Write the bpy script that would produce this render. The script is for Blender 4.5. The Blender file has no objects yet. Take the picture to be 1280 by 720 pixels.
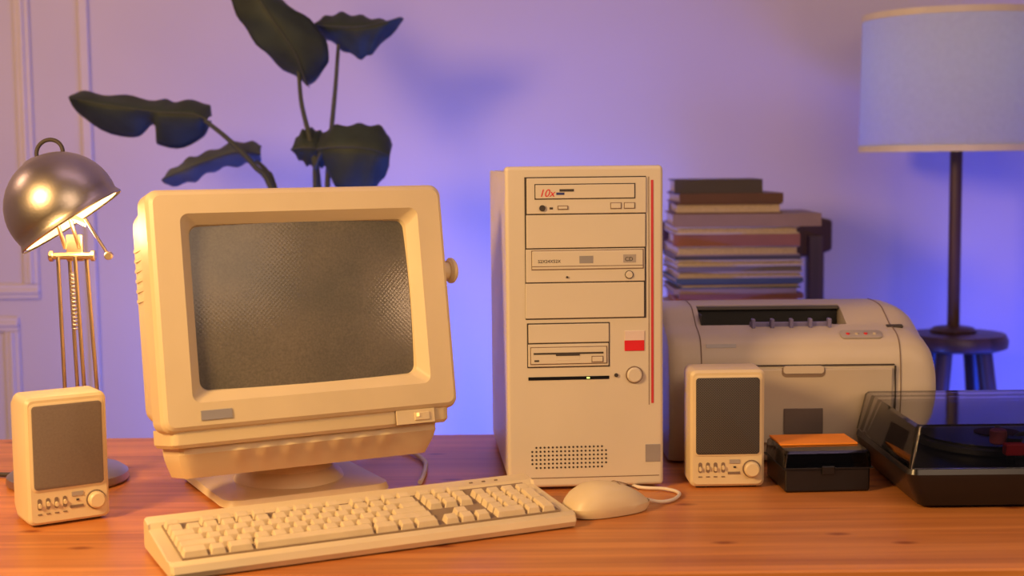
import bpy, bmesh, math, random
from mathutils import Vector, Matrix, Euler
random.seed(7)
S = bpy.context.scene
COL = S.collection
DZ = 0.75   # desk top height
R = math.radians

# ------------------------------------------------------------------ materials
def pm(name, col, rough=0.5, metal=0.0, var=0.06, scale=25.0, bump=0.0, bscale=200.0, **kw):
    m = bpy.data.materials.new(name); m.use_nodes = True
    nt = m.node_tree; b = nt.nodes["Principled BSDF"]
    tc = nt.nodes.new("ShaderNodeTexCoord")
    n = nt.nodes.new("ShaderNodeTexNoise"); n.inputs["Scale"].default_value = scale; n.inputs["Detail"].default_value = 4
    nt.links.new(tc.outputs["Object"], n.inputs["Vector"])
    r = nt.nodes.new("ShaderNodeValToRGB")
    r.color_ramp.elements[0].position = 0.3; r.color_ramp.elements[1].position = 0.7
    r.color_ramp.elements[0].color = [c*(1-var) for c in col]+[1]
    r.color_ramp.elements[1].color = [min(1, c*(1+var)) for c in col]+[1]
    nt.links.new(n.outputs["Fac"], r.inputs["Fac"]); nt.links.new(r.outputs["Color"], b.inputs["Base Color"])
    b.inputs["Roughness"].default_value = rough; b.inputs["Metallic"].default_value = metal
    if bump > 0:
        n2 = nt.nodes.new("ShaderNodeTexNoise"); n2.inputs["Scale"].default_value = bscale
        nt.links.new(tc.outputs["Object"], n2.inputs["Vector"])
        bp = nt.nodes.new("ShaderNodeBump"); bp.inputs["Strength"].default_value = bump; bp.inputs["Distance"].default_value = 0.001
        nt.links.new(n2.outputs["Fac"], bp.inputs["Height"]); nt.links.new(bp.outputs["Normal"], b.inputs["Normal"])
    for k, v in kw.items():
        b.inputs[k.replace("_", " ")].default_value = v
    return m

def wood(name, c1, c2, rough=0.45, stretch=(1.3, 22, 22), boards=0.0, knots=False):
    m = bpy.data.materials.new(name); m.use_nodes = True
    nt = m.node_tree; N = nt.nodes; L = nt.links; b = N["Principled BSDF"]
    tc = N.new("ShaderNodeTexCoord"); mp = N.new("ShaderNodeMapping"); mp.inputs["Scale"].default_value = stretch
    L.new(tc.outputs["Object"], mp.inputs["Vector"])
    vec = mp.outputs["Vector"]
    if boards:
        sx = N.new("ShaderNodeSeparateXYZ"); L.new(tc.outputs["Object"], sx.inputs[0])
        d = N.new("ShaderNodeMath"); d.operation = 'DIVIDE'; d.inputs[1].default_value = boards; L.new(sx.outputs["Y"], d.inputs[0])
        fl = N.new("ShaderNodeMath"); fl.operation = 'FLOOR'; L.new(d.outputs[0], fl.inputs[0])
        wn = N.new("ShaderNodeTexWhiteNoise"); wn.noise_dimensions = '1D'; L.new(fl.outputs[0], wn.inputs["W"])
        ad = N.new("ShaderNodeVectorMath"); ad.operation = 'MULTIPLY_ADD'
        L.new(wn.outputs["Color"], ad.inputs[0]); ad.inputs[1].default_value = (9, 9, 9); L.new(mp.outputs["Vector"], ad.inputs[2])
        vec = ad.outputs[0]
    n = N.new("ShaderNodeTexNoise"); n.inputs["Scale"].default_value = 1.6; n.inputs["Detail"].default_value = 7; n.inputs["Distortion"].default_value = 0.6
    L.new(vec, n.inputs["Vector"])
    r = N.new("ShaderNodeValToRGB"); e = r.color_ramp.elements
    e[0].position = 0.30; e[0].color = (*c1, 1); e[1].position = 0.66; e[1].color = (*c2, 1)
    L.new(n.outputs["Fac"], r.inputs["Fac"])
    out = r.outputs["Color"]
    if boards:
        hs = N.new("ShaderNodeHueSaturation"); mr = N.new("ShaderNodeMapRange")
        mr.inputs["To Min"].default_value = 0.88; mr.inputs["To Max"].default_value = 1.10
        L.new(wn.outputs["Value"], mr.inputs["Value"]); L.new(mr.outputs[0], hs.inputs["Value"]); L.new(out, hs.inputs["Color"]); out = hs.outputs["Color"]
    if knots:
        mp2 = N.new("ShaderNodeMapping"); mp2.inputs["Scale"].default_value = (3.2, 6.5, 1); L.new(tc.outputs["Object"], mp2.inputs["Vector"])
        v = N.new("ShaderNodeTexVoronoi"); v.inputs["Scale"].default_value = 1.3; v.voronoi_dimensions = '2D'; L.new(mp2.outputs[0], v.inputs["Vector"])
        r2 = N.new("ShaderNodeValToRGB"); r2.color_ramp.elements[0].position = 0.02; r2.color_ramp.elements[0].color = (0.5, 0.33, 0.25, 1)
        r2.color_ramp.elements[1].position = 0.07; r2.color_ramp.elements[1].color = (1, 1, 1, 1)
        L.new(v.outputs["Distance"], r2.inputs["Fac"])
        mx = N.new("ShaderNodeMix"); mx.data_type = 'RGBA'; mx.blend_type = 'MULTIPLY'; mx.inputs[0].default_value = 1
        L.new(out, mx.inputs[6]); L.new(r2.outputs["Color"], mx.inputs[7]); out = mx.outputs[2]
    L.new(out, b.inputs["Base Color"]); b.inputs["Roughness"].default_value = rough
    bp = N.new("ShaderNodeBump"); bp.inputs["Strength"].default_value = 0.15; bp.inputs["Distance"].default_value = 0.001
    L.new(n.outputs["Fac"], bp.inputs["Height"]); L.new(bp.outputs["Normal"], b.inputs["Normal"])
    return m

BEIGE = pm("aged_beige_plastic", (0.74, 0.61, 0.375), 0.42, var=0.05, scale=9, bump=0.08, bscale=900)
BEIGE2 = pm("tower_plastic", (0.66, 0.595, 0.48), 0.42, var=0.03, scale=8, bump=0.06, bscale=900)
KEYM = pm("keycap_plastic", (0.74, 0.61, 0.385), 0.5, var=0.06, scale=60)
CREAM = pm("printer_plastic", (0.57, 0.495, 0.39), 0.4, var=0.02, bump=0.06, bscale=900)
CREAM2 = pm("printer_panel_plastic", (0.50, 0.43, 0.335), 0.42, var=0.02)
SEAM = pm("seam_dark", (0.05, 0.04, 0.035), 0.7)
SEAM2 = pm("seam_brown", (0.22, 0.155, 0.11), 0.7)
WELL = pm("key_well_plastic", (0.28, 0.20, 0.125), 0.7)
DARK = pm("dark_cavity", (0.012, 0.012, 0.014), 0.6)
BLACK = pm("black_plastic", (0.008, 0.008, 0.010), 0.28)
GREYL = pm("grey_label", (0.34, 0.32, 0.32), 0.4, metal=0.2)
GREYB = pm("grey_button", (0.38, 0.34, 0.31), 0.5)
RED = pm("red_plastic", (0.70, 0.02, 0.03), 0.4)
REDL = pm("red_line", (0.55, 0.04, 0.05), 0.5)
PINKW = pm("badge_white", (0.72, 0.60, 0.56), 0.4)
def screen_mat():
    m = pm("crt_glass", (0.135, 0.124, 0.100), 0.45, var=0.18, scale=380, Coat_Weight=0.6, Coat_Roughness=0.17)
    nt = m.node_tree; N = nt.nodes; L = nt.links; b = N["Principled BSDF"]
    src = b.inputs["Base Color"].links[0].from_socket
    tc = N.new("ShaderNodeTexCoord"); n = N.new("ShaderNodeTexNoise"); n.inputs["Scale"].default_value = 11; n.inputs["Detail"].default_value = 6
    L.new(tc.outputs["Object"], n.inputs["Vector"])
    r = N.new("ShaderNodeValToRGB"); r.color_ramp.elements[0].position = .3; r.color_ramp.elements[1].position = .7
    r.color_ramp.elements[0].color = (.70, .73, .72, 1); r.color_ramp.elements[1].color = (1.18, 1.12, 1.05, 1)
    L.new(n.outputs["Fac"], r.inputs["Fac"])
    mx = N.new("ShaderNodeMix"); mx.data_type = 'RGBA'; mx.blend_type = 'MULTIPLY'; mx.inputs[0].default_value = 1
    L.new(src, mx.inputs[6]); L.new(r.outputs["Color"], mx.inputs[7]); L.new(mx.outputs[2], b.inputs["Base Color"])
    sx = N.new("ShaderNodeSeparateXYZ"); L.new(tc.outputs["Object"], sx.inputs[0]); o = []
    for axn in ("X", "Z"):
        k = N.new("ShaderNodeMath"); k.operation = 'MULTIPLY'; k.inputs[1].default_value = 2*math.pi/0.0055; L.new(sx.outputs[axn], k.inputs[0])
        s = N.new("ShaderNodeMath"); s.operation = 'SINE'; L.new(k.outputs[0], s.inputs[0]); o.append(s)
    mu = N.new("ShaderNodeMath"); mu.operation = 'MULTIPLY'; L.new(o[0].outputs[0], mu.inputs[0]); L.new(o[1].outputs[0], mu.inputs[1])
    bp = N.new("ShaderNodeBump"); bp.inputs["Strength"].default_value = .06; bp.inputs["Distance"].default_value = .0006
    L.new(mu.outputs[0], bp.inputs["Height"]); L.new(bp.outputs["Normal"], b.inputs["Coat Normal"])
    return m
GLASS_SCR = screen_mat()
METAL = pm("brushed_steel", (0.52, 0.47, 0.41), 0.36, 1.0, var=0.08, bump=0.1, bscale=300)
BRASS = pm("warm_steel", (0.62, 0.50, 0.36), 0.34, 1.0)
WHITEIN = pm("white_enamel", (0.85, 0.8, 0.72), 0.5)
ORANGE = pm("orange_card", (0.95, 0.30, 0.02), 0.6)
PURPLE = pm("paper_stop_plastic", (0.20, 0.18, 0.33), 0.35)
LEAF = pm("plant_leaf", (0.026, 0.038, 0.030), 0.6, var=0.35, scale=14, Specular_IOR_Level=0.3)
LEAF2 = pm("plant_leaf_pale", (0.055, 0.07, 0.08), 0.6, var=0.3, scale=14)
STEM = pm("plant_stem", (0.04, 0.05, 0.04), 0.6)
POT = pm("clay_pot", (0.35, 0.16, 0.09), 0.8, var=0.15)
SOIL = pm("soil", (0.03, 0.02, 0.015), 0.95, var=0.4)
CABLE = pm("cable_rubber", (0.72, 0.64, 0.52), 0.5)
CABLED = pm("cable_dark", (0.05, 0.04, 0.04), 0.5)
WALL = pm("painted_wall", (0.54, 0.50, 0.52), 0.85, var=0.035, scale=1.4, bump=0.15, bscale=120)
TRIMM = pm("painted_trim", (0.58, 0.53, 0.51), 0.7, var=0.02)
CEIL = pm("ceiling_paint", (0.6, 0.58, 0.58), 0.9, var=0.02, scale=3)
DESKM = wood("pine_desk", (0.46, 0.150, 0.034), (0.72, 0.280, 0.070), 0.38, stretch=(1.3, 30, 30), boards=0.115, knots=True)
FLOORM = wood("oak_floor", (0.16, 0.09, 0.05), (0.28, 0.17, 0.10), 0.5, stretch=(1.0, 9, 9), boards=0.14)
DWOOD = wood("dark_wood", (0.030, 0.013, 0.010), (0.075, 0.032, 0.022), 0.4, stretch=(14, 14, 1.2))

def emis(name, col, st):
    m = bpy.data.materials.new(name); m.use_nodes = True
    b = m.node_tree.nodes["Principled BSDF"]; b.inputs["Base Color"].default_value = (*col, 1)
    b.inputs["Emission Color"].default_value = (*col, 1); b.inputs["Emission Strength"].default_value = st
    return m
LEDG = emis("green_led", (0.6, 0.9, 0.25), 0.9)
LEDA = emis("amber_led", (1.0, 0.55, 0.15), 1.6)
BULB = emis("lamp_bulb", (1.0, 0.62, 0.28), 5)

def smoky(name, col):
    # thin clear acrylic: tinted see-through sheet with a fresnel gloss
    m = bpy.data.materials.new(name); m.use_nodes = True
    nt = m.node_tree; N = nt.nodes; L = nt.links; N.remove(N["Principled BSDF"])
    t = N.new("ShaderNodeBsdfTransparent"); t.inputs[0].default_value = (*col, 1)
    g = N.new("ShaderNodeBsdfGlossy"); g.inputs["Roughness"].default_value = .06; g.inputs["Color"].default_value = (.95, .95, 1, 1)
    f = N.new("ShaderNodeFresnel"); f.inputs["IOR"].default_value = 1.5
    mx = N.new("ShaderNodeMixShader"); L.new(f.outputs[0], mx.inputs[0]); L.new(t.outputs[0], mx.inputs[1]); L.new(g.outputs[0], mx.inputs[2])
    L.new(mx.outputs[0], N["Material Output"].inputs["Surface"]); return m
SMOKE = smoky("smoked_acrylic", (0.70, 0.70, 0.73))
SMOKE2 = smoky("smoked_acrylic_dark", (0.5, 0.48, 0.48))

def grille_mat():
    m = bpy.data.materials.new("speaker_grille"); m.use_nodes = True
    nt = m.node_tree; N = nt.nodes; L = nt.links; b = N["Principled BSDF"]
    tc = N.new("ShaderNodeTexCoord"); sx = N.new("ShaderNodeSeparateXYZ"); L.new(tc.outputs["Object"], sx.inputs[0])
    outs = []
    for ax in ("X", "Z"):
        k = N.new("ShaderNodeMath"); k.operation = 'MULTIPLY'; k.inputs[1].default_value = 2*math.pi/0.0032; L.new(sx.outputs[ax], k.inputs[0])
        s = N.new("ShaderNodeMath"); s.operation = 'SINE'; L.new(k.outputs[0], s.inputs[0]); outs.append(s)
    mu = N.new("ShaderNodeMath"); mu.operation = 'MULTIPLY'; L.new(outs[0].outputs[0], mu.inputs[0]); L.new(outs[1].outputs[0], mu.inputs[1])
    r = N.new("ShaderNodeValToRGB"); e = r.color_ramp.elements
    e[0].position = 0.05; e[0].color = (0.08, 0.07, 0.065, 1); e[1].position = 0.45; e[1].color = (0.010, 0.010, 0.010, 1)
    L.new(mu.outputs[0], r.inputs["Fac"]); L.new(r.outputs["Color"], b.inputs["Base Color"]); b.inputs["Roughness"].default_value = 0.6
    return m
GRILLE = grille_mat()

def shade_mat():
    m = bpy.data.materials.new("lampshade_fabric"); m.use_nodes = True
    nt = m.node_tree; N = nt.nodes; L = nt.links
    out = N["Material Output"]; b = N["Principled BSDF"]
    tc = N.new("ShaderNodeTexCoord"); n = N.new("ShaderNodeTexNoise"); n.inputs["Scale"].default_value = 90
    L.new(tc.outputs["Object"], n.inputs["Vector"])
    r = N.new("ShaderNodeValToRGB"); r.color_ramp.elements[0].color = (0.66, 0.71, 0.68, 1); r.color_ramp.elements[1].color = (0.74, 0.80, 0.77, 1)
    L.new(n.outputs["Fac"], r.inputs["Fac"]); L.new(r.outputs["Color"], b.inputs["Base Color"]); b.inputs["Roughness"].default_value = 0.9
    t = N.new("ShaderNodeBsdfTranslucent"); L.new(r.outputs["Color"], t.inputs["Color"])
    mx = N.new("ShaderNodeMixShader"); mx.inputs[0].default_value = 0.6
    L.new(b.outputs[0], mx.inputs[1]); L.new(t.outputs[0], mx.inputs[2]); L.new(mx.outputs[0], out.inputs["Surface"])
    return m
SHADE = shade_mat()

# ------------------------------------------------------------------ geometry helpers
def empty(name, loc, rz=0.0):
    e = bpy.data.objects.new(name, None); e.empty_display_size = 0.05
    e.location = loc; e.rotation_euler = (0, 0, R(rz)); COL.objects.link(e); return e

def mobj(name, verts, faces, mat, parent=None, loc=(0, 0, 0), rot=(0, 0, 0), smooth=False, bev=0.0, seg=3, sharp=28):
    me = bpy.data.meshes.new(name); me.from_pydata([tuple(v) for v in verts], [], faces); me.update()
    bm = bmesh.new(); bm.from_mesh(me); bmesh.ops.recalc_face_normals(bm, faces=bm.faces); bm.to_mesh(me); bm.free()
    o = bpy.data.objects.new(name, me); COL.objects.link(o)
    if mat is not None: me.materials.append(mat)
    o.location = loc; o.rotation_euler = rot
    if parent: o.parent = parent
    if bev > 0:
        b = o.modifiers.new("bevel", 'BEVEL'); b.width = bev; b.segments = seg; b.limit_method = 'ANGLE'; b.angle_limit = R(35); b.harden_normals = True
        smooth = True
    if smooth:
        for p in me.polygons: p.use_smooth = True
        if bev <= 0:
            try: me.set_sharp_from_angle(angle=R(sharp))
            except Exception: pass
    return o

def box(name, sx, sy, sz, loc, mat, parent=None, bev=0.0, rot=(0, 0, 0), seg=3, taper=None):
    x, y, z = sx/2, sy/2, sz/2
    t = taper or (1, 1)
    v = [(-x, -y, -z), (x, -y, -z), (x, y, -z), (-x, y, -z), (-x*t[0], -y*t[1], z), (x*t[0], -y*t[1], z), (x*t[0], y*t[1], z), (-x*t[0], y*t[1], z)]
    f = [(0, 1, 2, 3), (4, 5, 6, 7), (0, 1, 5, 4), (1, 2, 6, 5), (2, 3, 7, 6), (3, 0, 4, 7)]
    return mobj(name, v, f, mat, parent, loc, rot, bev=bev, seg=seg)

def loft(name, rings, mat, parent=None, loc=(0, 0, 0), rot=(0, 0, 0), cap0=True, cap1=True, smooth=True, bev=0, closed=True, sharp=28):
    n = len(rings[0]); v = [p for r in rings for p in r]; f = []
    for i in range(len(rings)-1):
        for j in range(n if closed else n-1):
            k = (j+1) % n
            f.append((i*n+j, i*n+k, (i+1)*n+k, (i+1)*n+j))
    if cap0: f.append(tuple(range(n)))
    if cap1: f.append(tuple((len(rings)-1)*n+j for j in range(n)))
    return mobj(name, v, f, mat, parent, loc, rot, smooth=smooth, bev=bev, sharp=sharp)

def rr(w, h, r, n=6):
    pts = []
    for cx, cz, a0 in ((w/2-r, h/2-r, 0), (-w/2+r, h/2-r, 90), (-w/2+r, -h/2+r, 180), (w/2-r, -h/2+r, 270)):
        for i in range(n+1):
            a = R(a0+90*i/n); pts.append((cx+r*math.cos(a), cz+r*math.sin(a)))
    return pts

def rry(w, h, r, y, zc=0, xc=0, n=6): return [(p[0]+xc, y, p[1]+zc) for p in rr(w, h, r, n)]
def rrz(w, d, r, z, yc=0, xc=0, n=6): return [(p[0]+xc, p[1]+yc, z) for p in rr(w, d, r, n)]

def lathe(name, prof, mat, parent=None, loc=(0, 0, 0), rot=(0, 0, 0), seg=48, cap0=True, cap1=True):
    rings = [[(r*math.cos(2*math.pi*i/seg), r*math.sin(2*math.pi*i/seg), z) for i in range(seg)] for r, z in prof]
    return loft(name, rings, mat, parent, loc, rot, cap0, cap1, sharp=38)

def cyl(name, r, h, loc, mat, parent=None, axis='Z', bev=0.0, seg=32):
    rot = {'Z': (0, 0, 0), 'Y': (R(90), 0, 0), 'X': (0, R(90), 0)}[axis]
    e = min(bev, r*0.4)
    prof = [(r-e, -h/2), (r, -h/2+e), (r, h/2-e), (r-e, h/2)] if bev > 0 else [(r, -h/2), (r, h/2)]
    return lathe(name, prof, mat, parent, loc, rot, seg)

def smoothpts(pts, k=8):
    P = [Vector(p) for p in pts]
    if len(P) < 3: return P
    out = []
    for i in range(len(P)-1):
        p0 = P[max(i-1, 0)]; p1 = P[i]; p2 = P[i+1]; p3 = P[min(i+2, len(P)-1)]
        for j in range(k):
            t = j/k
            out.append(0.5*((2*p1)+(p2-p0)*t+(2*p0-5*p1+4*p2-p3)*t*t+(3*p1-p0-3*p2+p3)*t**3))
    out.append(P[-1]); return out

def tube(name, pts, r, mat, parent=None, smooth=True, seg=12, r2=None, zmin=None):
    P = smoothpts(pts) if smooth else [Vector(p) for p in pts]
    if zmin is not None:
        for p in P: p.z = max(p.z, zmin)
    rings = []; up = Vector((0.13, 0.31, 0.94)).normalized()
    for i, p in enumerate(P):
        t = (P[min(i+1, len(P)-1)]-P[max(i-1, 0)]).normalized()
        a = up - t*up.dot(t)
        if a.length < 1e-3: a = Vector((1, 0, 0)) - t*t.x
        a.normalize(); up = a; b = t.cross(a)
        rad = r if r2 is None else r+(r2-r)*i/(len(P)-1)
        rings.append([p+(a*math.cos(2*math.pi*k/seg)+b*math.sin(2*math.pi*k/seg))*rad for k in range(seg)])
    return loft(name, rings, mat, parent, sharp=62)

def boolcut(o, cutter):
    m = o.modifiers.new("cut", 'BOOLEAN'); m.operation = 'DIFFERENCE'; m.object = cutter; m.solver = 'EXACT'
    bpy.context.view_layer.update()
    dg = bpy.context.evaluated_depsgraph_get()
    me = bpy.data.meshes.new_from_object(o.evaluated_get(dg))
    o.modifiers.clear(); o.data = me
    bpy.data.objects.remove(cutter, do_unlink=True)

def text(name, s, size, loc, mat, parent, rot=(R(90), 0, 0), shear=0.0):
    c = bpy.data.curves.new(name, 'FONT'); c.body = s; c.size = size; c.extrude = 0.0001; c.shear = shear
    o = bpy.data.objects.new(name+"_tmp", c); COL.objects.link(o)
    bpy.context.view_layer.update()
    me = bpy.data.meshes.new_from_object(o.evaluated_get(bpy.context.evaluated_depsgraph_get()))
    bpy.data.objects.remove(o, do_unlink=True)
    o = bpy.data.objects.new(name, me); COL.objects.link(o); me.materials.clear(); me.materials.append(mat)
    o.location = loc; o.rotation_euler = rot; o.parent = parent; return o

# ------------------------------------------------------------------ room
WY = 3.2
box("floor", 5.0, 5.6, 0.1, (0, 0.5, -0.05), FLOORM)
box("ceiling", 5.0, 5.6, 0.1, (0, 0.5, 2.75), CEIL)
box("wall_back", 5.0, 0.1, 2.7, (0, WY+0.05, 1.35), WALL)
box("wall_left", 0.1, 5.6, 2.7, (-2.45, 0.45, 1.35), WALL)
box("wall_right", 0.1, 5.6, 2.7, (2.45, 0.45, 1.35), WALL)
box("baseboard_back", 4.8, 0.02, 0.12, (0, WY-0.01, 0.06), TRIMM, bev=0.004)
def trimframe(idx, x0, x1, z0, z1):
    e = empty("trim_%d" % idx, (0, WY, 0))
    w = 0.034
    for nm, sx, sz, lx, lz in (("moulding_top", x1-x0, w, (x0+x1)/2, z1-w/2), ("moulding_bottom", x1-x0, w, (x0+x1)/2, z0+w/2),
                               ("moulding_left", w, z1-z0-2*w, x0+w/2, (z0+z1)/2), ("moulding_right", w, z1-z0-2*w, x1-w/2, (z0+z1)/2)):
        box(nm, sx, 0.007, sz, (lx, -0.0035, lz), TRIMM, e, bev=0.003)
        box(nm+"_bead", sx*(0.999) if sx > sz else 0.010, 0.012, sz if sz > sx else 0.010, (lx, -0.006, lz), TRIMM, e, bev=0.003)
trimframe(1, -1.75, -1.065, 0.86, 2.45)
trimframe(2, -1.75, -1.115, 0.2, 0.82)
box("trim_3", 0.022, 0.009, 2.55, (-0.945, WY-0.0045, 1.4), TRIMM, bev=0.004)

# ------------------------------------------------------------------ desk
desk = empty("wooden_desk", (0.06, 1.752, 0))
dt = box("desk_top", 1.95, 0.728, 0.03, (0, 0, DZ-0.015), DESKM, desk, bev=0.003)
for i, (x, y) in enumerate(((-.92, -.31), (.92, -.31), (-.92, .31), (.92, .31))):
    box("leg_%d" % (i+1), 0.06, 0.06, DZ-0.03, (x, y, (DZ-0.03)/2), DESKM, desk, bev=0.004)
box("apron", 1.78, 0.02, 0.07, (0, 0.31, DZ-0.065), DESKM, desk)

# ------------------------------------------------------------------ computer tower
tw = empty("computer_tower", (0.090, 1.745, DZ), 4.2)   # origin: centre of front face bottom
W, H = 0.195, 0.403
box("case_shell", W-0.004, 0.325, H-0.016, (0, 0.185, (H-0.016)/2+0.009), BEIGE2, tw, bev=0.002)
fb = box("front_bezel", W, 0.026, H-0.004, (0, 0.013, (H-0.004)/2+0.004), BEIGE2, tw, bev=0.005, seg=4)
for i, (x, y) in enumerate(((-.08, .03), (.08, .03), (-.08, .32), (.08, .32))):
    box("foot_%d" % (i+1), 0.02, 0.02, 0.009, (x, y, 0.0045), BEIGE2, tw)
def TX(px, py): return (px-(626+(py-207)*0.02))*0.000985 - W/2
def TZ(py): return (611-py)*0.001
def tp(name, x0, y0, x1, y1, yy, mat, bev=0.0, th=0.004):
    ym = (y0+y1)/2
    a, b = TX(x0, ym), TX(x1, ym); c, d = TZ(y1), TZ(y0)
    return box(name, b-a, th, d-c, ((a+b)/2, -yy+th/2, (c+d)/2), mat, tw, bev=bev)
tp("bay_surround", 652, 221, 804, 396, 0.0006, SEAM)
tp("bay_drive_upper", 653.4, 222.4, 802.6, 266, 0.0022, BEIGE2, 0.0008)
tp("bay_cover_1", 653.4, 267.4, 802.6, 308, 0.0022, BEIGE2, 0.0008)
tp("bay_drive_lower", 653.4, 309.4, 802.6, 350, 0.0022, BEIGE2, 0.0008)
tp("bay_cover_2", 653.4, 351.4, 802.6, 394.6, 0.0022, BEIGE2, 0.0008)
tp("tray_1_seam", 663, 229.5, 789, 248.5, 0.0026, SEAM)
tp("tray_1", 664.2, 230.7, 787.8, 247.3, 0.0034, BEIGE2, 0.0006)
text("tray_1_label", "10x", 0.013, (TX(668, 240), -0.0036, TZ(245)), RED, tw, shear=0.3)
tp("tray_1_mark", 690, 240, 700, 243, 0.0038, pm("blue_ink", (0.03, 0.04, 0.2), 0.5), th=0.001)
tp("tray_1_mark_b", 694, 236, 712, 239, 0.0038, SEAM, th=0.001)
cyl("headphone_jack", 0.0038, 0.003, (TX(673, 259), -0.0026, TZ(259)), SEAM, tw, 'Y')
tp("volume_wheel", 692, 256, 705, 261, 0.0032, SEAM2); tp("volume_wheel_top", 693, 257, 704, 260, 0.0040, BEIGE2)
tp("led_1", 682, 258, 686, 260.5, 0.0028, SEAM)
for i, x in enumerate((758, 775)):
    tp("eject_seam_%d" % i, x, 253, x+14, 261, 0.0028, SEAM2); tp("eject_button_%d" % i, x+0.9, 253.9, x+13, 260, 0.0038, BEIGE2, 0.0005)
tp("tray_2_seam", 660, 310.6, 801, 335, 0.0026, SEAM2)
tp("tray_2", 661, 311.6, 800, 334, 0.0036, BEIGE2, 0.001)
tp("tray_2_line", 661, 330, 800, 330.8, 0.0040, SEAM2, th=0.001)
tp("tray_2_badge", 720, 318, 737, 327, 0.0040, GREYL, th=0.001)
text("tray_2_label", "52X24X52X", 0.0055, (TX(668, 325), -0.0038, TZ(326)), SEAM, tw)
tp("disc_logo", 775, 317, 791, 327, 0.0040, GREYB, th=0.001); text("disc_logo_text", "CD", 0.007, (TX(777, 325), -0.0042, TZ(325)), SEAM, tw)
cyl("led_2", 0.0014, 0.003, (TX(705, 344), -0.0022, TZ(344)), SEAM, tw, 'Y')
cyl("eject_2_seam", 0.0052, 0.003, (TX(783, 342), -0.0018, TZ(342)), SEAM, tw, 'Y')
cyl("eject_2", 0.0044, 0.003, (TX(783, 342), -0.0030, TZ(342)), BEIGE2, tw, 'Y', 0.0006)
tp("floppy_surround", 656, 400.5, 760, 456, 0.0006, SEAM)
tp("floppy_cover", 657.4, 402, 758.8, 425, 0.0018, BEIGE2, 0.0008)
tp("floppy_drive", 657.4, 426.6, 758.8, 454.6, 0.0018, BEIGE2, 0.0008)
tp("floppy_face_seam", 660, 430, 757, 452, 0.0022, SEAM2)
tp("floppy_face", 661, 431, 756, 451, 0.0034, BEIGE2, 0.0008)
tp("floppy_slot", 664, 437, 752, 439.2, 0.0038, SEAM, th=0.001)
tp("floppy_finger_recess", 692, 434, 722, 447, 0.0036, BEIGE2, 0.0006, th=0.003)
tp("floppy_slot_mid", 692, 437.5, 722, 441, 0.0042, SEAM, th=0.001)
tp("floppy_eject", 738, 443, 751, 449, 0.0050, BEIGE2, 0.0006)
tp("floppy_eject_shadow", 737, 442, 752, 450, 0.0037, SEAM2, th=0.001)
tp("floppy_led", 665, 446, 671, 448, 0.0038, SEAM, th=0.001)
tp("badge_upper", 779, 412, 804, 424, 0.0012, PINKW, 0.0004); tp("badge_lower", 779, 424, 804, 437, 0.0012, RED, 0.0004)
tp("led_slot", 658, 467.5, 760, 471.5, 0.0007, BLACK); tp("power_led", 731.5, 468.5, 735.5, 470.5, 0.0013, LEDG)
cyl("reset_button", 0.0024, 0.003, (TX(769, 467), -0.0005, TZ(467)), SEAM, tw, 'Y')
cyl("power_button_ring", 0.0108, 0.003, (TX(792, 467), -0.0002, TZ(467)), SEAM2, tw, 'Y', 0.0004)
cyl("power_button", 0.0094, 0.007, (TX(792, 467), -0.0018, TZ(467)), BEIGE2, tw, 'Y', 0.0016)
tp("red_stripe", 811.5, 226, 814.5, 503, 0.0006, REDL)
tp("column_groove", 808.3, 222, 809.1, 505, 0.0004, SEAM2)
tp("silver_sticker", 808, 555, 827, 577, 0.0008, GREYL, 0.0003)
vs, fs = [], []
for r_ in range(6):
    for c_ in range(19):
        cx = TX(664+c_*5.2, 568)+(0.0); cz = TZ(556+r_*5.1)
        if r_ in (0, 5) and c_ in (0, 18): continue
        k = len(vs)
        for a in range(8): vs.append((cx+0.00135*math.cos(a*math.pi/4), -0.0004, cz+0.00135*math.sin(a*math.pi/4)))
        fs.append(tuple(range(k, k+8)))
mobj("vent_holes", vs, fs, SEAM, tw)
tp("base_line", 636, 594, 826, 595, 0.0004, SEAM2)

# ------------------------------------------------------------------ CRT monitor
mon = empty("crt_monitor", (-0.294, 1.79, DZ), 27)
loft("base_plate", [rrz(.205, .205, .02, 0.001), rrz(.215, .215, .022, .004), rrz(.21, .21, .022, .012), rrz(.17, .17, .03, .015)], BEIGE, mon, cap0=True)
lathe("swivel_neck", [(.070, .013), (.066, .022), (.056, .030), (.054, .040), (.062, .046), (.075, .060)], BEIGE, mon, loc=(0, -0.02, 0))
tilt = R(-9.5)
FY = -0.140   # front plane
mb = bpy.data.objects.new("monitor_head", None); COL.objects.link(mb); mb.parent = mon
mb.location = (-.008, FY, 0.110+0.1365); mb.rotation_euler = (tilt, 0, 0)
BW, BH = 0.364, 0.276
so = 0.002
rings = [rry(.264, .187, .010, .018, so), rry(.268, .191, .011, .012, so), rry(.288, .211, .009, .0015, so), rry(.292, .215, .010, -.0004, so),
         rry(.350, .262, .009, 0.0), rry(.358, .270, .012, .003), rry(BW, BH, .014, .009), rry(BW, BH, .014, .046),
         rry(.352, .264, .014, .048), rry(.346, .254, .018, .12), rry(.326, .24, .03, .16), rry(.25, .19, .04, .27), rry(.22, .17, .04, .315), rry(.20, .15, .03, .32)]
loft("monitor_housing", rings, BEIGE, mb, cap0=False, cap1=True, sharp=24)
vs, fs = [], []; nx, nz = 24, 18
for j in range(nz+1):
    for i in range(nx+1):
        a = i/nx*2-1; b = j/nz*2-1
        vs.append((a*.136, .0185-0.011*(1-a*a)*0.6-0.011*(1-b*b)*0.4, b*.096+so))
for j in range(nz):
    for i in range(nx):
        k = j*(nx+1)+i; fs.append((k, k+1, k+nx+2, k+nx+1))
mobj("crt_screen", vs, fs, GLASS_SCR, mb, smooth=True)
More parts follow.
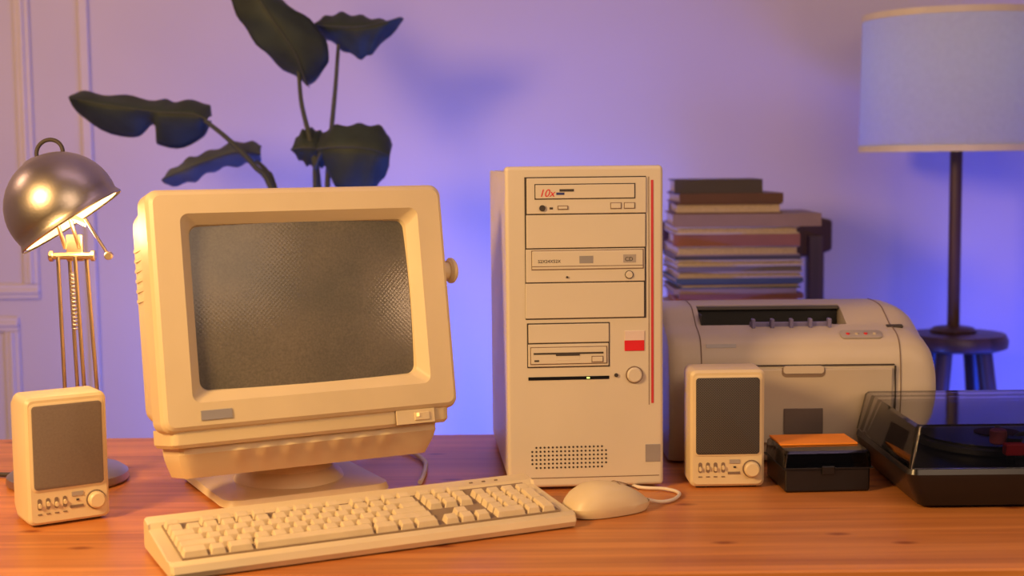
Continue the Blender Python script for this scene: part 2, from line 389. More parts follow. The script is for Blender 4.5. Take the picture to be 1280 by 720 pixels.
box("brand_label", .036, .0015, .011, (-.120, -.0008, -.120), GREYL, mb, bev=.0004)
loft("chin_panel", [rrz(.342, .10, .010, -.134, .056), rrz(.342, .098, .010, -.151, .057), rrz(.336, .094, .012, -.155, .058)], BEIGE, mb)
def scal(z, w, d, yc, amp):
    pts = []; n = 72
    for i in range(n+1):
        x = -w/2+w*i/n
        ph = (x+.105)/.030
        a = amp*(0.5-0.5*math.cos(2*math.pi*ph)) if -.105 <= x <= .105 else 0
        ed = min(1, min(i, n-i)/4.0); rnd = .008*(1-math.sqrt(max(0, 1-(1-ed)**2)))
        pts.append((x, yc-d/2-a+rnd, z))
    pts += [(w/2, yc+d/2, z), (-w/2, yc+d/2, z)]
    return pts
loft("chin_scallop", [scal(-.151, .318, .088, .064, .0), scal(-.163, .318, .088, .064, .005), scal(-.169, .316, .084, .066, .004), scal(-.176, .312, .080, .068, 0), scal(-.191, .30, .074, .075, 0)], BEIGE, mb)
box("power_panel_seam", .052, .002, .019, (.124, .0055, -.1445), SEAM2, mb, bev=.0006)
box("power_panel", .0505, .003, .0175, (.124, .0050, -.1445), BEIGE, mb, bev=.0008)
box("power_button", .020, .004, .010, (.132, .0038, -.1445), BEIGE, mb, bev=.0012)
box("power_led", .003, .002, .004, (.126, .0016, -.1425), LEDA, mb)
cyl("side_knob", .011, .014, (.182+.006, .026, .032), BEIGE, mb, 'X', .002)
cyl("side_knob_cap", .016, .009, (.182+.0145, .026, .032), BEIGE, mb, 'X', .003)
for i in range(6):
    box("cooling_slot_%d" % (i+1), .0015, .05, .004, (-.1745, .09, .08-i*.012), BEIGE, mb)
tube("monitor_cable", [(.12, .17, .20), (.17, .18, .06), (.205, .15, .008), (.215, .09, .0045), (.205, .02, .0045), (.175, -.045, .0045), (.150, -.09, .0045)], .0030, CABLE, mon, zmin=.0036)

# ------------------------------------------------------------------ keyboard
kb = empty("computer_keyboard", (-0.163, 1.527, DZ), 25.5); kb.scale = (1, .92, 1)
prof = [(-.073, .002), (-.076, .008), (-.073, .015), (-.064, .018), (-.058, .0165), (.046, .028), (.050, .033), (.070, .036), (.075, .032), (.075, .006), (.072, .003)]
kx = .2265
rings = []
for x, s in ((-kx, .94), (-kx+.003, 1), (kx-.003, 1), (kx, .94)):
    rings.append([(x, p[0]*s, .016+(p[1]-.016)*s) for p in prof])
loft("keyboard_case", rings, BEIGE, kb)
du = .0183
def zat(y): return .0165+(y+.058)/(.104)*(.0115)
kv, kf = [], []
u = .0186
def key(x0, w, y0, d=1.0):
    g = .0007; xa, xb = x0+g, x0+w*u-g; ya, yb = y0+g, y0+d*du-g
    k = len(kv); h = .0085; t = .0026
    sl = .0012
    for (x, y, z) in ((xa, ya, zat(ya)), (xb, ya, zat(ya)), (xb, yb, zat(yb)), (xa, yb, zat(yb)),
                      (xa+t, ya+sl, zat(ya)+h), (xb-t, ya+sl, zat(ya)+h), (xb-t, yb-t*1.3, zat(yb)+h+.001), (xa+t, yb-t*1.3, zat(yb)+h+.001)):
        kv.append((x, y, z))
    for f in ((4, 5, 6, 7), (0, 1, 5, 4), (1, 2, 6, 5), (2, 3, 7, 6), (3, 0, 4, 7), (3, 2, 1, 0)): kf.append(tuple(k+q for q in f))
X0 = -.212; Y0 = -.058
rows = [[1.5, 1, 1.5, 7, 1.5, 1, 1.5], [2.25]+[1]*10+[2.75], [1.75]+[1]*11+[2.25], [1.5]+[1]*12+[1.5], [1]*13+[2]]
for r_, row in enumerate(rows):
    x = X0
    for w_ in row: key(x, w_, Y0+r_*du*.93, .93); x += w_*u
yf = Y0+5.15*du*.93
x = X0; key(x, 1, yf, .85); x += 2*u
for g in range(3):
    for k_ in range(4): key(x, 1, yf, .85); x += u
    x += .5*u
xn = X0+15.3*u
for c_ in range(3):
    key(xn+c_*u, 1, Y0, .93); key(xn+c_*u, 1, Y0+3*du*.93, .93); key(xn+c_*u, 1, Y0+4*du*.93, .93); key(xn+c_*u, 1, yf, .85)
key(xn+u, 1, Y0+du*.93, .93)
xp = X0+18.6*u
for c_ in range(3):
    for r_ in range(1, 5): key(xp+c_*u, 1, Y0+r_*du*.93, .93)
key(xp, 2, Y0, .93); key(xp+2*u, 1, Y0, .93)
key(xp+3*u, 1, Y0, 1.86); key(xp+3*u, 1, Y0+2*du*.93, 1.86); key(xp+3*u, 1, Y0+4*du*.93, .93)
mobj("keycaps", kv, kf, KEYM, kb, bev=.0007, seg=2)
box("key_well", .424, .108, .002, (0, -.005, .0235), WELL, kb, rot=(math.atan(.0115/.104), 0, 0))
for i in range(3): box("lock_led_%d" % i, .004, .002, .001, (.150+i*.016, .058, .0348), SEAM2, kb)
box("foot_left", .02, .012, .006, (-.19, .06, .003), BEIGE, kb); box("foot_right", .02, .012, .006, (.19, .06, .003), BEIGE, kb)
box("foot_front_left", .02, .01, .004, (-.19, -.06, .002), BEIGE, kb); box("foot_front_right", .02, .01, .004, (.19, -.06, .002), BEIGE, kb)

# ------------------------------------------------------------------ mouse (front/buttons toward local +X)
ms = empty("computer_mouse", (0.108, 1.634, DZ), 26)
rings = []
nr = 40
def mouse_ring(h, sc, lift=0):
    out = []
    for i in range(nr):
        a = 2*math.pi*i/nr; ca, sa = math.cos(a), math.sin(a)
        e = 2/2.6
        x = .054*sc*(abs(ca)**e)*(1 if ca >= 0 else -1); y = .031*sc*(abs(sa)**e)*(1 if sa >= 0 else -1)
        y *= (1.0-0.12*(x/.056))
        prof_ = 1-0.42*((x+.012)/.058)**2 if x > -.012 else 1-0.30*((x+.012)/.044)**2
        out.append((x, y, max(.001, h*prof_) if h > .012 else h))
    return out
for h, sc in ((0.001, .93), (.006, .985), (.011, 1.0), (.0135, .995), (.021, .95), (.028, .85), (.033, .68), (.0355, .45), (.0365, .2)):
    rings.append(mouse_ring(h, sc))
loft("mouse_shell", rings, BEIGE, ms, sharp=50)
tube("button_seam", [(.012, 0, .0352), (.03, 0, .029), (.044, 0, .021)], .0006, SEAM2, ms)
tube("button_split", [(.010, -.024, .024), (.012, -.012, .0320), (.012, 0, .0352), (.012, .012, .0320), (.010, .024, .024)], .0006, SEAM2, ms)
tube("mouse_cable", [(.050, 0, .010), (.072, -.002, .004), (.095, .004, .003), (.118, .028, .003), (.115, .055, .003), (.09, .085, .003), (.105, .16, .003), (.15, .25, .003), (.17, .37, .003)], .0022, CABLE, ms, zmin=.0025)

# ------------------------------------------------------------------ speakers
def speaker(name, loc, rz, grille_mat_, knob_right=True):
    e = empty(name, loc, rz)
    w, h, d = .094, .152, .085
    loft("cabinet", [rry(w-.008, h-.012, .006, 0, h/2+.0), rry(w-.002, h-.006, .007, .003, h/2), rry(w, h-.004, .008, .008, h/2), rry(w, h-.004, .008, .05, h/2), rry(w-.012, h-.014, .01, d, h/2-.004)], BEIGE, e)
    box("foot_l", .016, .05, .004, (-.03, .035, .002), SEAM, e); box("foot_r", .016, .05, .004, (.03, .035, .002), SEAM, e)
    loft("grille_rim", [rry(.084, .101, .006, .001, .092), rry(.084, .101, .006, -.0008, .092), rry(.080, .097, .005, -.0015, .092)], BEIGE, e)
    loft("grille", [rry(.079, .096, .004, -.0012, .092), rry(.079, .096, .004, -.0022, .092), rry(.076, .093, .004, -.0028, .092)], grille_mat_, e)
    for i in range(4):
        x = -.034+i*.0095
        loft("slider_slot_%d" % i, [rry(.0045, .013, .0022, .001, .027, x), rry(.0045, .013, .0022, -.0006, .027, x)], SEAM2, e)
        loft("slider_%d" % i, [rry(.0034, .006, .0016, 0, .0255+.0015*(i % 2), x), rry(.003, .005, .0014, -.0035, .0255+.0015*(i % 2), x)], BEIGE, e)
        box("slider_tick_%d" % i, .0045, .001, .0012, (x, -.0003, .0155), SEAM2, e)
    box("control_label", .013, .001, .005, (.009, -.0006, .0345), GREYB, e); box("control_marks", .015, .001, .003, (.008, -.0004, .020), SEAM2, e)
    box("power_led", .003, .001, .002, (.009, -.0008, .0275), SEAM, e)
    cyl("knob_ring", .0112, .002, (.030, -.0002, .025), SEAM2, e, 'Y')
    cyl("volume_knob", .0096, .010, (.030, -.004, .025), BEIGE, e, 'Y', .002)
    return e
GR2 = pm("grey_cloth_grille", (0.18, 0.14, 0.115), 0.7, var=0.08, scale=400)
speaker("desktop_speaker", (-0.510, 1.604, DZ), 33, GR2)
speaker("desktop_speaker.001", (0.266, 1.744, DZ), 1.0, GRILLE)

# ------------------------------------------------------------------ laser printer
pr = empty("laser_printer", (0.389, 1.880, DZ), 0)
pp = [(.012, .004), (.002, .03), (-.003, .07), (0, .125), (.004, .150), (.013, .166), (.030, .175), (.060, .182), (.085, .193), (.115, .203), (.18, .2045), (.215, .198), (.232, .18), (.236, .15), (.236, .004)]
PPs = [(p.x, p.y) for p in smoothpts([(a, b, 0) for a, b in pp], 3)]
def psec(x, s, sz, dz=0): return [(x, .118+(a-.118)*s, max(.001, b*sz)) for a, b in PPs]
rings = [psec(-.180, .86, .93), psec(-.1795, .93, .965), psec(-.176, .965, .985), psec(-.170, .985, .996), psec(-.160, 1, 1), psec(.128, 1, 1), psec(.145, .995, .99), psec(.158, .985, .965), psec(.168, .965, .925), psec(.175, .94, .87), psec(.179, .91, .80), psec(.1805, .86, .72)]
body = loft("printer_body", rings, CREAM, pr)
cut = box("cut", .200, .060, .10, (0.389-.030, 1.880+.090, DZ+.168+.05), CREAM)
bpy.context.view_layer.update()
boolcut(body, cut)
for p in body.data.polygons: p.use_smooth = True
try: body.data.set_sharp_from_angle(angle=R(30))
except Exception: pass
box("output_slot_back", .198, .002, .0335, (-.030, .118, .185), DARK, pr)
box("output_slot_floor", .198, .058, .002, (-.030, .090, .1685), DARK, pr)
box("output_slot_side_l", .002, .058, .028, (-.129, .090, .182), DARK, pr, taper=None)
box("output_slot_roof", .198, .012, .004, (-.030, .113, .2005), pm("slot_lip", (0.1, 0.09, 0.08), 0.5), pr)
for i in range(4):
    box("paper_rib_%d" % i, .003, .055, .006, (-.055+i*.026-.0+.006, .088, .172), PURPLE, pr)
box("paper_stop_bar", .112, .006, .008, (-.008, .056, .1825), PURPLE, pr, bev=.0015)
for i in range(5):
    box("paper_stop_%d" % i, .005, .012, .013, (-.060+i*.026, .052, .185), PURPLE, pr, bev=.0015)
box("front_cover", .262, .004, .100, (-.014, -.0025, .080), CREAM2, pr, bev=.0025)
box("cover_seam_top", .268, .004, .0014, (-.014, .0000, .1345), SEAM, pr)
box("cover_seam_right", .0014, .005, .105, (.121, -.0012, .080), SEAM, pr)
loft("handle_recess", [rry(.058, .014, .006, .004, .1260, -.002), rry(.058, .014, .006, -.0050, .1260, -.002)], SEAM2, pr)
loft("handle_lip", [rry(.054, .010, .004, .003, .1290, -.002), rry(.054, .010, .004, -.0065, .1290, -.002)], CREAM, pr)
box("brand_plate", .052, .002, .034, (-.002, -.0055, .060), pm("brown_grey_label", (0.13, 0.10, 0.085), 0.5), pr, bev=.0005)
cp = loft("control_panel", [rrz(.056, .018, .006, 0), rrz(.056, .018, .006, .003), rrz(.052, .015, .005, .004)], GREYB, pr, loc=(.080, .022, .1705), rot=(R(28), 0, 0))
for i in range(4):
    cyl("panel_button_%d" % i, .0025, .003, (.062+i*.012, .0195, .1735), CREAM if i % 2 else RED, pr)
box("power_key", .022, .008, .004, (.133, .050, .1795), SEAM, pr, bev=.001, rot=(R(10), 0, 0))
box("model_badge", .040, .002, .005, (-.110, .0085, .160), GREYL, pr, rot=(R(-22), 0, 0))
for nm, x in (("cheek_seam_left", -.137), ("cheek_seam_right", .1285)):
    P3 = [(x, a-.0004 if b < .17 else a, b+.0003) for a, b in PPs if b > .02 and a < .19]
    tube(nm, P3, .0008, SEAM2, pr, smooth=False, seg=6)

# ------------------------------------------------------------------ floppy disk box
fd = empty("floppy_disk_box", (0.383, 1.768, DZ), 3)
box("box_base", .106, .098, .030, (0, 0, .0155), BLACK, fd, bev=.003)
def shell(name, w, d, z0, z1, t, mat, parent, taper=.97):
    o = [rrz(w, d, .005, z0), rrz(w*taper, d*taper, .006, z1-.003), rrz(w*taper-.006, d*taper-.006, .005, z1)]
    i = [rrz(w*taper-2*t-.004, d*taper-2*t-.004, .004, z1-t), rrz(w-2*t, d-2*t, .004, z0)]
    rings = o+i
    ob = loft(name, rings, mat, parent, cap0=False, cap1=False)
    bm = bmesh.new(); bm.from_mesh(ob.data); bm.verts.ensure_lookup_table()
    n = len(o[0])
    bm.faces.new([bm.verts[2*n+k] for k in range(n)]); bm.faces.new([bm.verts[3*n+k] for k in range(n)])
    for k in range(n):
        q = (k+1) % n
        bm.faces.new([bm.verts[k], bm.verts[q], bm.verts[4*n+q], bm.verts[4*n+k]])
    rm = [f for f in bm.faces if len(f.verts) == 4 and len([v for v in f.verts if 2*n <= v.index < 3*n]) == 2 and len([v for v in f.verts if 3*n <= v.index < 4*n]) == 2]
    bmesh.ops.delete(bm, geom=rm, context='FACES')
    bmesh.ops.recalc_face_normals(bm, faces=bm.faces)
    bm.to_mesh(ob.data); bm.free(); return ob
shell("smoked_lid", .110, .102, .0312, .0515, .0018, SMOKE2, fd)
box("card_bundle", .096, .080, .014, (0, .004, .039), BLACK, fd, bev=.001)
box("orange_card", .098, .060, .0022, (-.001, .018, .0527), ORANGE, fd, bev=.0004)
box("latch", .016, .004, .010, (0, -.051, .028), BLACK, fd, bev=.001)
box("lid_ledge", .112, .104, .0015, (0, 0, .0302), BLACK, fd)

# ------------------------------------------------------------------ turntable
tt = empty("turntable", (0.638, 1.745, DZ), 0)
TWd, TDp = .366, .262
loft("plinth", [rrz(TWd-.036, TDp-.034, .012, .004), rrz(TWd-.030, TDp-.028, .014, .010), rrz(TWd-.004, TDp-.004, .014, .036), rrz(TWd, TDp, .014, .044), rrz(TWd-.004, TDp-.004, .012, .050)], BLACK, tt)
for i, (x, y) in enumerate(((-.14, -.085), (.14, -.085), (-.14, .085), (.14, .085))):
    cyl("foot_%d" % (i+1), .014, .006, (x, y, .003), BLACK, tt)
cyl("platter", .098, .010, (-.030, .020, .0555), pm("platter_rubber", (0.03, 0.03, 0.033), 0.4), tt, bev=.002, seg=64)
cyl("record", .094, .003, (-.030, .020, .062), BLACK, tt, seg=64)
cyl("record_label", .028, .0012, (-.030, .020, .064), pm("record_label_paper", (.10, .02, .02), .6), tt)
cyl("spindle", .003, .012, (-.030, .020, .0675), METAL, tt)
cyl("tonearm_base", .018, .020, (.125, .075, .060), BLACK, tt, bev=.002)
tube("tonearm", [(.125, .075, .076), (.08, .0, .079), (-.02, -.050, .076), (-.040, -.072, .074)], .0026, METAL, tt)
box("headshell", .016, .020, .007, (-.044, -.082, .074), BLACK, tt, bev=.001, rot=(0, 0, R(-25)))
box("cartridge_red", .024, .014, .014, (-.052, -.104, .0680), RED, tt, bev=.002)
cyl("cartridge_post", .005, .012, (-.054, -.100, .0545), BLACK, tt)
cyl("adapter_puck", .010, .018, (-.058, -.066, .0755), pm("pink_plastic", (.75, .18, .2), .4), tt, bev=.002)
box("pitch_slider", .006, .05, .003, (.155, -.07, .0515), GREYB, tt)
shell("dust_cover", TWd-.004, TDp-.004, .0508, .101, .0028, SMOKE, tt, taper=.95)
box("hinge_l", .03, .012, .014, (-.11, .1295, .045), BLACK, tt, bev=.002); box("hinge_r", .03, .012, .014, (.11, .1295, .045), BLACK, tt, bev=.002)

# ------------------------------------------------------------------ desk lamp
dl = empty("desk_lamp", (-0.580, 1.822, DZ), 0)
lathe("lamp_base", [(.075, 0.001), (.077, .004), (.076, .012), (.068, .018), (.02, .022), (.014, .03)], METAL, dl)
hz = 1.090-DZ
op = Vector((.030, -.04, hz+0.0))
ax = Vector((.54, .06, -.84)).normalized()
qr = ax.to_track_quat('-Z', 'Y').to_euler()
hd = bpy.data.objects.new("lamp_head", None); COL.objects.link(hd); hd.parent = dl; hd.location = op; hd.rotation_euler = qr
RO = .069
outer = [(RO+.002, -.001), (RO+.0028, .001), (RO+.001, .004)]+[(RO*1.012*math.cos(R(a)), .022+.069*math.sin(R(a))) for a in (-12, -4, 4, 12, 20, 30, 40, 50, 60, 68, 74)]+[(.012, .090), (.006, .092)]
inner = [((RO-.002)*math.cos(R(a)), .018+.067*math.sin(R(a))) for a in (-15, 0, 12, 25, 40, 55, 70, 85)]
lathe("lamp_shade", outer, METAL, hd, cap0=False)
lathe("lamp_shade_inner", inner+[(.001, .086)], WHITEIN, hd, cap0=False, cap1=False)
lathe("bulb", [(.004, .080), (.014, .070), (.020, .052), (.022, .040), (.018, .026), (.008, .018), (.001, .017)], BULB, hd, seg=24)
rc = Vector((.002, -.030, 1.176-DZ))
pts = [rc+Vector((.0165*math.cos(R(a)), .004*math.sin(R(a)), .0165*math.sin(R(a)))) for a in range(-50, 231, 20)]
tube("handle_ring", pts, .0026, SEAM, dl)
bx, bz = .020, (1.161-(322-206)*.001)-DZ
def rod(nm, a, b, r, m): return tube(nm, [a, b], r, m, dl, smooth=False)
rod("bracket_bar", (bx-.026, -.01, bz), (bx+.024, -.01, bz), .0045, BRASS)
cyl("bracket_screw_l", .007, .006, (bx-.027, -.01, bz), BRASS, dl, 'X', .001)
cyl("bracket_screw_r", .007, .006, (bx+.026, -.01, bz), BRASS, dl, 'X', .001)
box("bracket_plate", .022, .006, .034, (bx+.002, -.006, bz+.010), BRASS, dl, bev=.002)
for i, (dx, dy) in enumerate(((-.019, -.016), (-.007, -.004), (.005, -.016), (.017, -.004))):
    rod("lower_rod_%d" % i, (bx+dx*.9, dy, bz), (dx*1.1+.024, dy+.01, .055), .0026, BRASS)
rod("post", (.020, 0, .02), (.020, 0, .062), .008, METAL)
rod("lower_bracket", (-.006, 0, .055), (.048, 0, .055), .006, METAL)
pts = []
for i in range(120):
    a = i*0.8; t = i/119
    pts.append((bx+.0+.0045*math.cos(a), -.010+.0045*math.sin(a), bz-.02-.075*t))
tube("spring", pts, .0009, METAL, dl, smooth=False, seg=6)
for i, dx in enumerate((-.010, .008)):
    rod("upper_rod_%d" % i, (bx+dx, -.008, bz+.01), (.004+dx+.012, -.034, hz+.010), .0026, BRASS)
rod("adjust_rod", (.052, -.058, hz+.004), (.079, -.060, hz-.040), .0020, BRASS)
cyl("adjust_knob", .005, .008, (.080, -.060, hz-.042), BRASS, dl, 'Y', .001)
rod("head_joint", (.016, -.036, hz+.012), (.046, -.032, hz-.004), .004, BRASS)
tube("lamp_cord", [(-.06, .02, .006), (-.10, .03, .004), (-.16, .05, .004), (-.22, .12, .004)], .003, CABLED, dl, zmin=.0035)

# ------------------------------------------------------------------ plant
PX, PY = -0.346, 2.58
pl = empty("potted_plant", (PX, PY, 0), 0)
def q(px, py, y=0.0):
    return Vector(((px-637)*.00143-PX, y, 1.161-(py-204)*.00142))
lathe("pot", [(.11, 0), (.115, .01), (.150, .27), (.158, .27), (.160, .31), (.150, .31), (.144, .28)], POT, pl, cap1=False)
lathe("soil", [(.140, .262), (.143, .285), (.06, .295), (.001, .297)], SOIL, pl, cap1=False)
def leaf(name, up, mid, low, mat, yb=0.0, fold=.03, bow=.02):
    U = smoothpts([q(*p) for p in up], 6); M = smoothpts([q(*p) for p in mid], 6); L_ = smoothpts([q(*p) for p in low], 6)
    rings = []; K = len(M)
    for i in range(K):
        t = i/(K-1); row = []
        for s in [k/6 for k in range(-6, 7)]:
            e = U[i] if s < 0 else L_[i]
            a = abs(s); p = M[i].lerp(e, a)
            p.y = yb + fold*(a**1.5) + bow*math.sin(t*math.pi)*-1 + .004*math.sin(t*22+s*3)*a
            p.z += .0030*math.sin(t*31+s*2)*a*a
            row.append(p)
        rings.append(row)
    o = loft(name, rings, mat, pl, cap0=False, cap1=False, closed=False, sharp=80)
    sd = o.modifiers.new("thick", 'SOLIDIFY'); sd.thickness = .0012
    tube(name+"_midrib", [p+Vector((0, yb-p.y-.002-bow*math.sin(i/(K-1)*math.pi), 0)) for i, p in enumerate(M)][::3], .0016, STEM, pl, r2=.0006, seg=6)
leaf("leaf_1", [(384, 108), (345, 80), (310, 40), (288, -5), (275, -55)], [(384, 108), (372, 68), (345, 25), (318, -15), (276, -58)], [(384, 108), (410, 78), (402, 40), (352, -2), (280, -60)], LEAF, -.02, .035, .03)
leaf("leaf_2", [(392, 22), (415, 13), (445, 16), (475, 22), (502, 20)], [(390, 30), (420, 33), (450, 33), (478, 28), (502, 22)], [(392, 38), (418, 57), (446, 71), (466, 60), (502, 24)], LEAF, .02, .04, .0)
leaf("leaf_3", [(394, 178), (410, 161), (445, 157), (476, 161), (488, 182)], [(396, 188), (415, 186), (445, 186), (470, 190), (487, 198)], [(402, 202), (413, 230), (440, 246), (468, 236), (484, 212)], LEAF, -.04, .04, .02)
leaf("leaf_4", [(361, 182), (370, 166), (384, 161), (398, 166), (406, 178)], [(361, 188), (374, 186), (387, 186), (400, 188), (410, 190)], [(364, 196), (376, 207), (388, 210), (400, 210), (411, 204)], LEAF, -.01, .03, .01)
leaf("leaf_5", [(259, 142), (252, 127), (215, 124), (187, 122), (130, 115), (88, 111)], [(260, 150), (240, 142), (205, 140), (186, 138), (125, 128), (88, 120)], [(258, 152), (238, 178), (190, 182), (184, 156), (150, 172), (91, 143)], LEAF, -.03, .05, .0)
leaf("leaf_6", [(316, 180), (288, 176), (250, 188), (218, 199), (190, 218)], [(318, 192), (288, 190), (252, 200), (220, 212), (190, 225)], [(315, 204), (290, 207), (255, 214), (225, 229), (192, 233)], LEAF2, .03, .03, .01)
def stem(nm, pts, y0, y1, r=.0045):
    n = len(pts); P = [q(p[0], p[1], y0+(y1-y0)*i/(n-1)) for i, p in enumerate(pts)]
    P.append(Vector((random.uniform(-.02, .02), random.uniform(-.02, .02), .28)))
    tube(nm, P, r*.75, STEM, pl, r2=r*1.4)
stem("stem_1", [(374, 90), (376, 130), (385, 175), (394, 232), (396, 400)], -.02, 0)
stem("stem_2", [(421, 55), (416, 110), (410, 165), (404, 232), (398, 400)], .02, .01)
stem("stem_3", [(404, 188), (394, 206), (391, 232), (392, 400)], -.04, 0)
stem("stem_4", [(384, 188), (389, 205), (391, 240), (394, 400)], -.01, 0, .0035)
stem("stem_5", [(256, 150), (285, 175), (315, 208), (336, 240), (375, 380)], -.03, 0, .005)
stem("stem_6", [(312, 202), (326, 215), (338, 240), (378, 400)], .03, 0, .0045)

# ------------------------------------------------------------------ chair with book stack
BY = 2.75
ch = empty("wooden_chair", (0.490, 2.80, 0), 0)
box("seat", .42, .38, .03, (0, -.03, .445), DWOOD, ch, bev=.008)
for i, (x, y) in enumerate(((-.18, -.19), (.18, -.19))): box("front_leg_%d" % (i+1), .035, .035, .43, (x, y, .215), DWOOD, ch, bev=.004)
for i, x in enumerate((-.145, .145)): box("back_post_%d" % (i+1), .036, .03, 1.0, (x, .175, .5), DWOOD, ch, bev=.006)
top = []
for k in range(13):
    t = k/12*2-1
    y = .165+.03*(1-t*t); x = t*.178
    zt = 1.040-.010*t**6; zb = .945+.01*(1-t*t)+.022*t**6
    top.append([(x, y-.010, zb), (x, y+.012, zb), (x, y+.012, zt), (x, y-.010, zt)])
loft("top_rail", top, DWOOD, ch, smooth=False, bev=.006)
box("mid_rail", .27, .016, .05, (0, .178, .72), DWOOD, ch, bev=.004)
box("seat_rail", .34, .02, .04, (0, -.19, .41), DWOOD, ch)

bk = empty("book_stack", (0.422, BY, 0.461), 0)
cols = [(.035, .03, .035), (.08, .03, .02), (.24, .17, .12), (.15, .045, .03), (.20, .13, .09), (.035, .025, .03), (.19, .065, .04), (.38, .30, .22), (.11, .09, .09), (.40, .34, .27), (.03, .05, .06), (.30, .10, .04)]
BM = [pm("book_cover_%d" % i, c, .5) for i, c in enumerate(cols)]
PG = pm("book_pages", (.42, .34, .26), .8, var=.15, scale=300)
k = 0
def book(w, d, h, x, y, z, rz, m, spine=True):
    global k
    k += 1
    c, s = math.cos(rz), math.sin(rz)
    def tr(px, py, pz): return (x+c*px-s*py, y+s*px+c*py, z+pz)
    t = min(.0026, h*.24)
    me_v, me_f, mi = [], [], []
    def bb(x0, x1, y0, y1, z0, z1, idx):
        n = len(me_v)
        for zz in (z0, z1):
            for xx, yy in ((x0, y0), (x1, y0), (x1, y1), (x0, y1)): me_v.append(tr(xx, yy, zz))
        for f in ((0, 1, 2, 3), (4, 5, 6, 7), (0, 1, 5, 4), (1, 2, 6, 5), (2, 3, 7, 6), (3, 0, 4, 7)):
            me_f.append(tuple(n+a for a in f)); mi.append(idx)
    bb(-w/2, w/2, -d/2, d/2, 0, t, 0); bb(-w/2, w/2, -d/2, d/2, h-t, h-.0002, 0)
    if spine:
        bb(-w/2, w/2, -d/2, -d/2+.003, t, h-t, 0); bb(-w/2+.004, w/2-.004, -d/2+.003, d/2-.004, t, h-t, 1)
    else:
        bb(-w/2, w/2, d/2-.003, d/2, t, h-t, 0); bb(-w/2+.004, w/2-.004, -d/2+.005, d/2-.003, t, h-t, 1)
    o = mobj("book_%d" % k, me_v, me_f, m, bk); o.data.materials.append(PG)
    for p_, i_ in zip(o.data.polygons, mi): p_.material_index = i_
z = 0.0
seq_top = [(.240, .20, .010, .0, 10, 1), (.235, .20, .012, .005, 7, 0), (.232, .20, .010, .0, 8, 1), (.24, .2, .012, .005, 9, 0), (.236, .20, .008, .0, 0, 1),
           (.23, .2, .018, .0, 2, 0), (.235, .20, .022, .003, 6, 1), (.23, .20, .014, .0, 9, 0), (.275, .21, .024, .02, 4, 1), (.200, .19, .020, -.012, 1, 0), (.195, .17, .018, -.012, 1, 1), (.165, .15, .026, -.03, 5, 1)]
tot_top = sum(s[2] for s in seq_top)
Htop = 0.660
while z < Htop-tot_top-.004:
    h = random.choice((.008, .010, .012, .014)); h = min(h, Htop-tot_top-z)
    book(random.uniform(.225, .245), .19, h, random.uniform(-.008, .008), 0, z, R(random.uniform(-2, 2)), random.choice(BM), random.random() < .55); z += h
for w, d, h, xo, ci, sp in seq_top:
    book(w, d, h, xo, 0, z, R(random.uniform(-3, 3)), BM[ci], bool(sp)); z += h

# ------------------------------------------------------------------ stool and table lamp
LX, LY = 0.905, 2.90
st = empty("wooden_stool", (LX+.01, LY, 0), 0)
lathe("seat", [(.085, .765), (.098, .770), (.100, .785), (.094, .797), (.06, .80)], DWOOD, st)
for i in range(4):
    a = R(45+90*i)
    tube("leg_%d" % (i+1), [(.055*math.cos(a), .055*math.sin(a), .775), (.17*math.cos(a), .17*math.sin(a), 0.0)], .017, DWOOD, st, smooth=False, r2=.013)
for i in range(4):
    a, b = R(45+90*i), R(135+90*i)
    tube("stretcher_%d" % (i+1), [(.125*math.cos(a), .125*math.sin(a), .30), (.125*math.cos(b), .125*math.sin(b), .30)], .008, DWOOD, st, smooth=False)
tl = empty("table_lamp", (LX, LY, .80), 0)
lathe("lamp_foot", [(.045, 0), (.047, .004), (.040, .010), (.014, .014)], DWOOD, tl)
cyl("pole", .0125, .50, (0, 0, .262), DWOOD, tl, bev=.001)
SH0, SH1 = .370, .643
seg = 64
lathe("lampshade", [(.193, SH0), (.188, SH1)], SHADE, tl, seg=seg, cap0=False, cap1=False)
TRM = pm("shade_trim", (.66, .60, .38), .7)
lathe("shade_trim_bottom", [(.1942, SH0-.001), (.1942, SH0+.011), (.191, SH0+.011), (.191, SH0-.001), (.1942, SH0-.001)], TRM, tl, seg=seg, cap0=False, cap1=False)
lathe("shade_trim_top", [(.1895, SH1-.012), (.1895, SH1+.001), (.186, SH1+.001), (.186, SH1-.012), (.1895, SH1-.012)], TRM, tl, seg=seg, cap0=False, cap1=False)
for i in range(3):
    a = R(120*i); tube("shade_spoke_%d" % i, [(0, 0, SH1-.02), (.187*math.cos(a), .187*math.sin(a), SH1-.01)], .002, METAL, tl, smooth=False)
COOLB = emis("cool_bulb", (.55, .75, 1.0), 3)
lathe("bulb", [(.012, .51), (.018, .53), (.030, .555), (.032, .575), (.022, .60), (.002, .607)], COOLB, tl, seg=24)

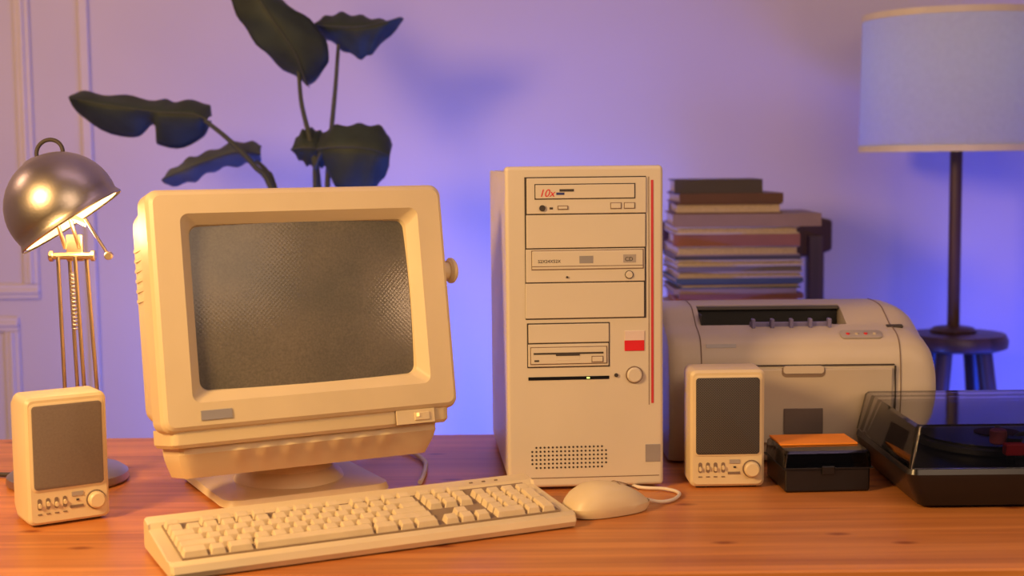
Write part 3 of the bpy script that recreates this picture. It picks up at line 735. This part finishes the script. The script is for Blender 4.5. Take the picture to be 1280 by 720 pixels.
# ------------------------------------------------------------------ lights
def area(name, loc, target, power, col, sx, sy, spread=180):
    l = bpy.data.lights.new(name, 'AREA'); l.energy = power; l.color = col; l.shape = 'RECTANGLE'; l.size = sx; l.size_y = sy; l.spread = R(spread)
    o = bpy.data.objects.new(name, l); o.location = loc
    o.rotation_euler = (Vector(target)-Vector(loc)).to_track_quat('-Z', 'Y').to_euler(); COL.objects.link(o); return o
def point(name, loc, power, col, r=.03):
    l = bpy.data.lights.new(name, 'POINT'); l.energy = power; l.color = col; l.shadow_soft_size = r
    o = bpy.data.objects.new(name, l); o.location = loc; COL.objects.link(o); return o
area("warm_key_light", (-1.10, 0.68, 1.60), (-.15, 1.65, .80), 29, (1.0, .59, .23), .36, .36)
area("soft_fill_light", (0.7, 0.0, 1.8), (.3, 1.9, .80), 10, (1.0, .68, .46), 1.0, .8)
area("added_screen_sheen_light", (1.15, 1.05, 1.24), (-.14, 1.70, 1.0), 2.6, (1.0, .60, .32), .14, .26)  # added unseen area light, gives the CRT glass its warm sheen
area("warm_wall_light", (-1.75, 1.9, 1.9), (-1.25, 3.2, 1.25), 8, (1.0, .60, .42), .3, .3)
area("blue_back_light", (-.02, 2.55, .55), (-.02, 3.2, .85), 18, (.045, .135, 1.0), 1.1, .15)
area("blue_side_light", (1.20, 2.62, .52), (1.00, 3.2, .95), 9, (.02, .07, 1.0), .5, .2)
area("lavender_wall_light", (.2, 1.5, 2.45), (0, 3.2, 1.4), 2.5, (1.0, .66, .95), 1.5, .4)
point("desk_lamp_light", Vector((-.580, 1.822, DZ))+op+ax*.012, .9, (1.0, .62, .28), .02)
point("table_lamp_light", (LX, LY, .80+.57), 11, (.46, .72, 1.0), .03)

w = bpy.data.worlds.new("World"); S.world = w; w.use_nodes = True
bg = w.node_tree.nodes["Background"]; bg.inputs[0].default_value = (.55, .42, .42, 1); bg.inputs[1].default_value = .07

# ------------------------------------------------------------------ camera
cam = bpy.data.cameras.new("camera"); co = bpy.data.objects.new("camera", cam); COL.objects.link(co)
cam.sensor_width = 36; cam.lens = 50
m = Matrix.Rotation(R(90-5.14), 4, 'X') @ Matrix.Rotation(R(-0.6), 4, 'Z')
co.matrix_world = Matrix.Translation((0, 0, 1.161)) @ m
cam.dof.use_dof = True; cam.dof.focus_distance = 1.74; cam.dof.aperture_fstop = 4.5
cam.clip_start = .05
S.camera = co
S.view_settings.view_transform = 'Standard'
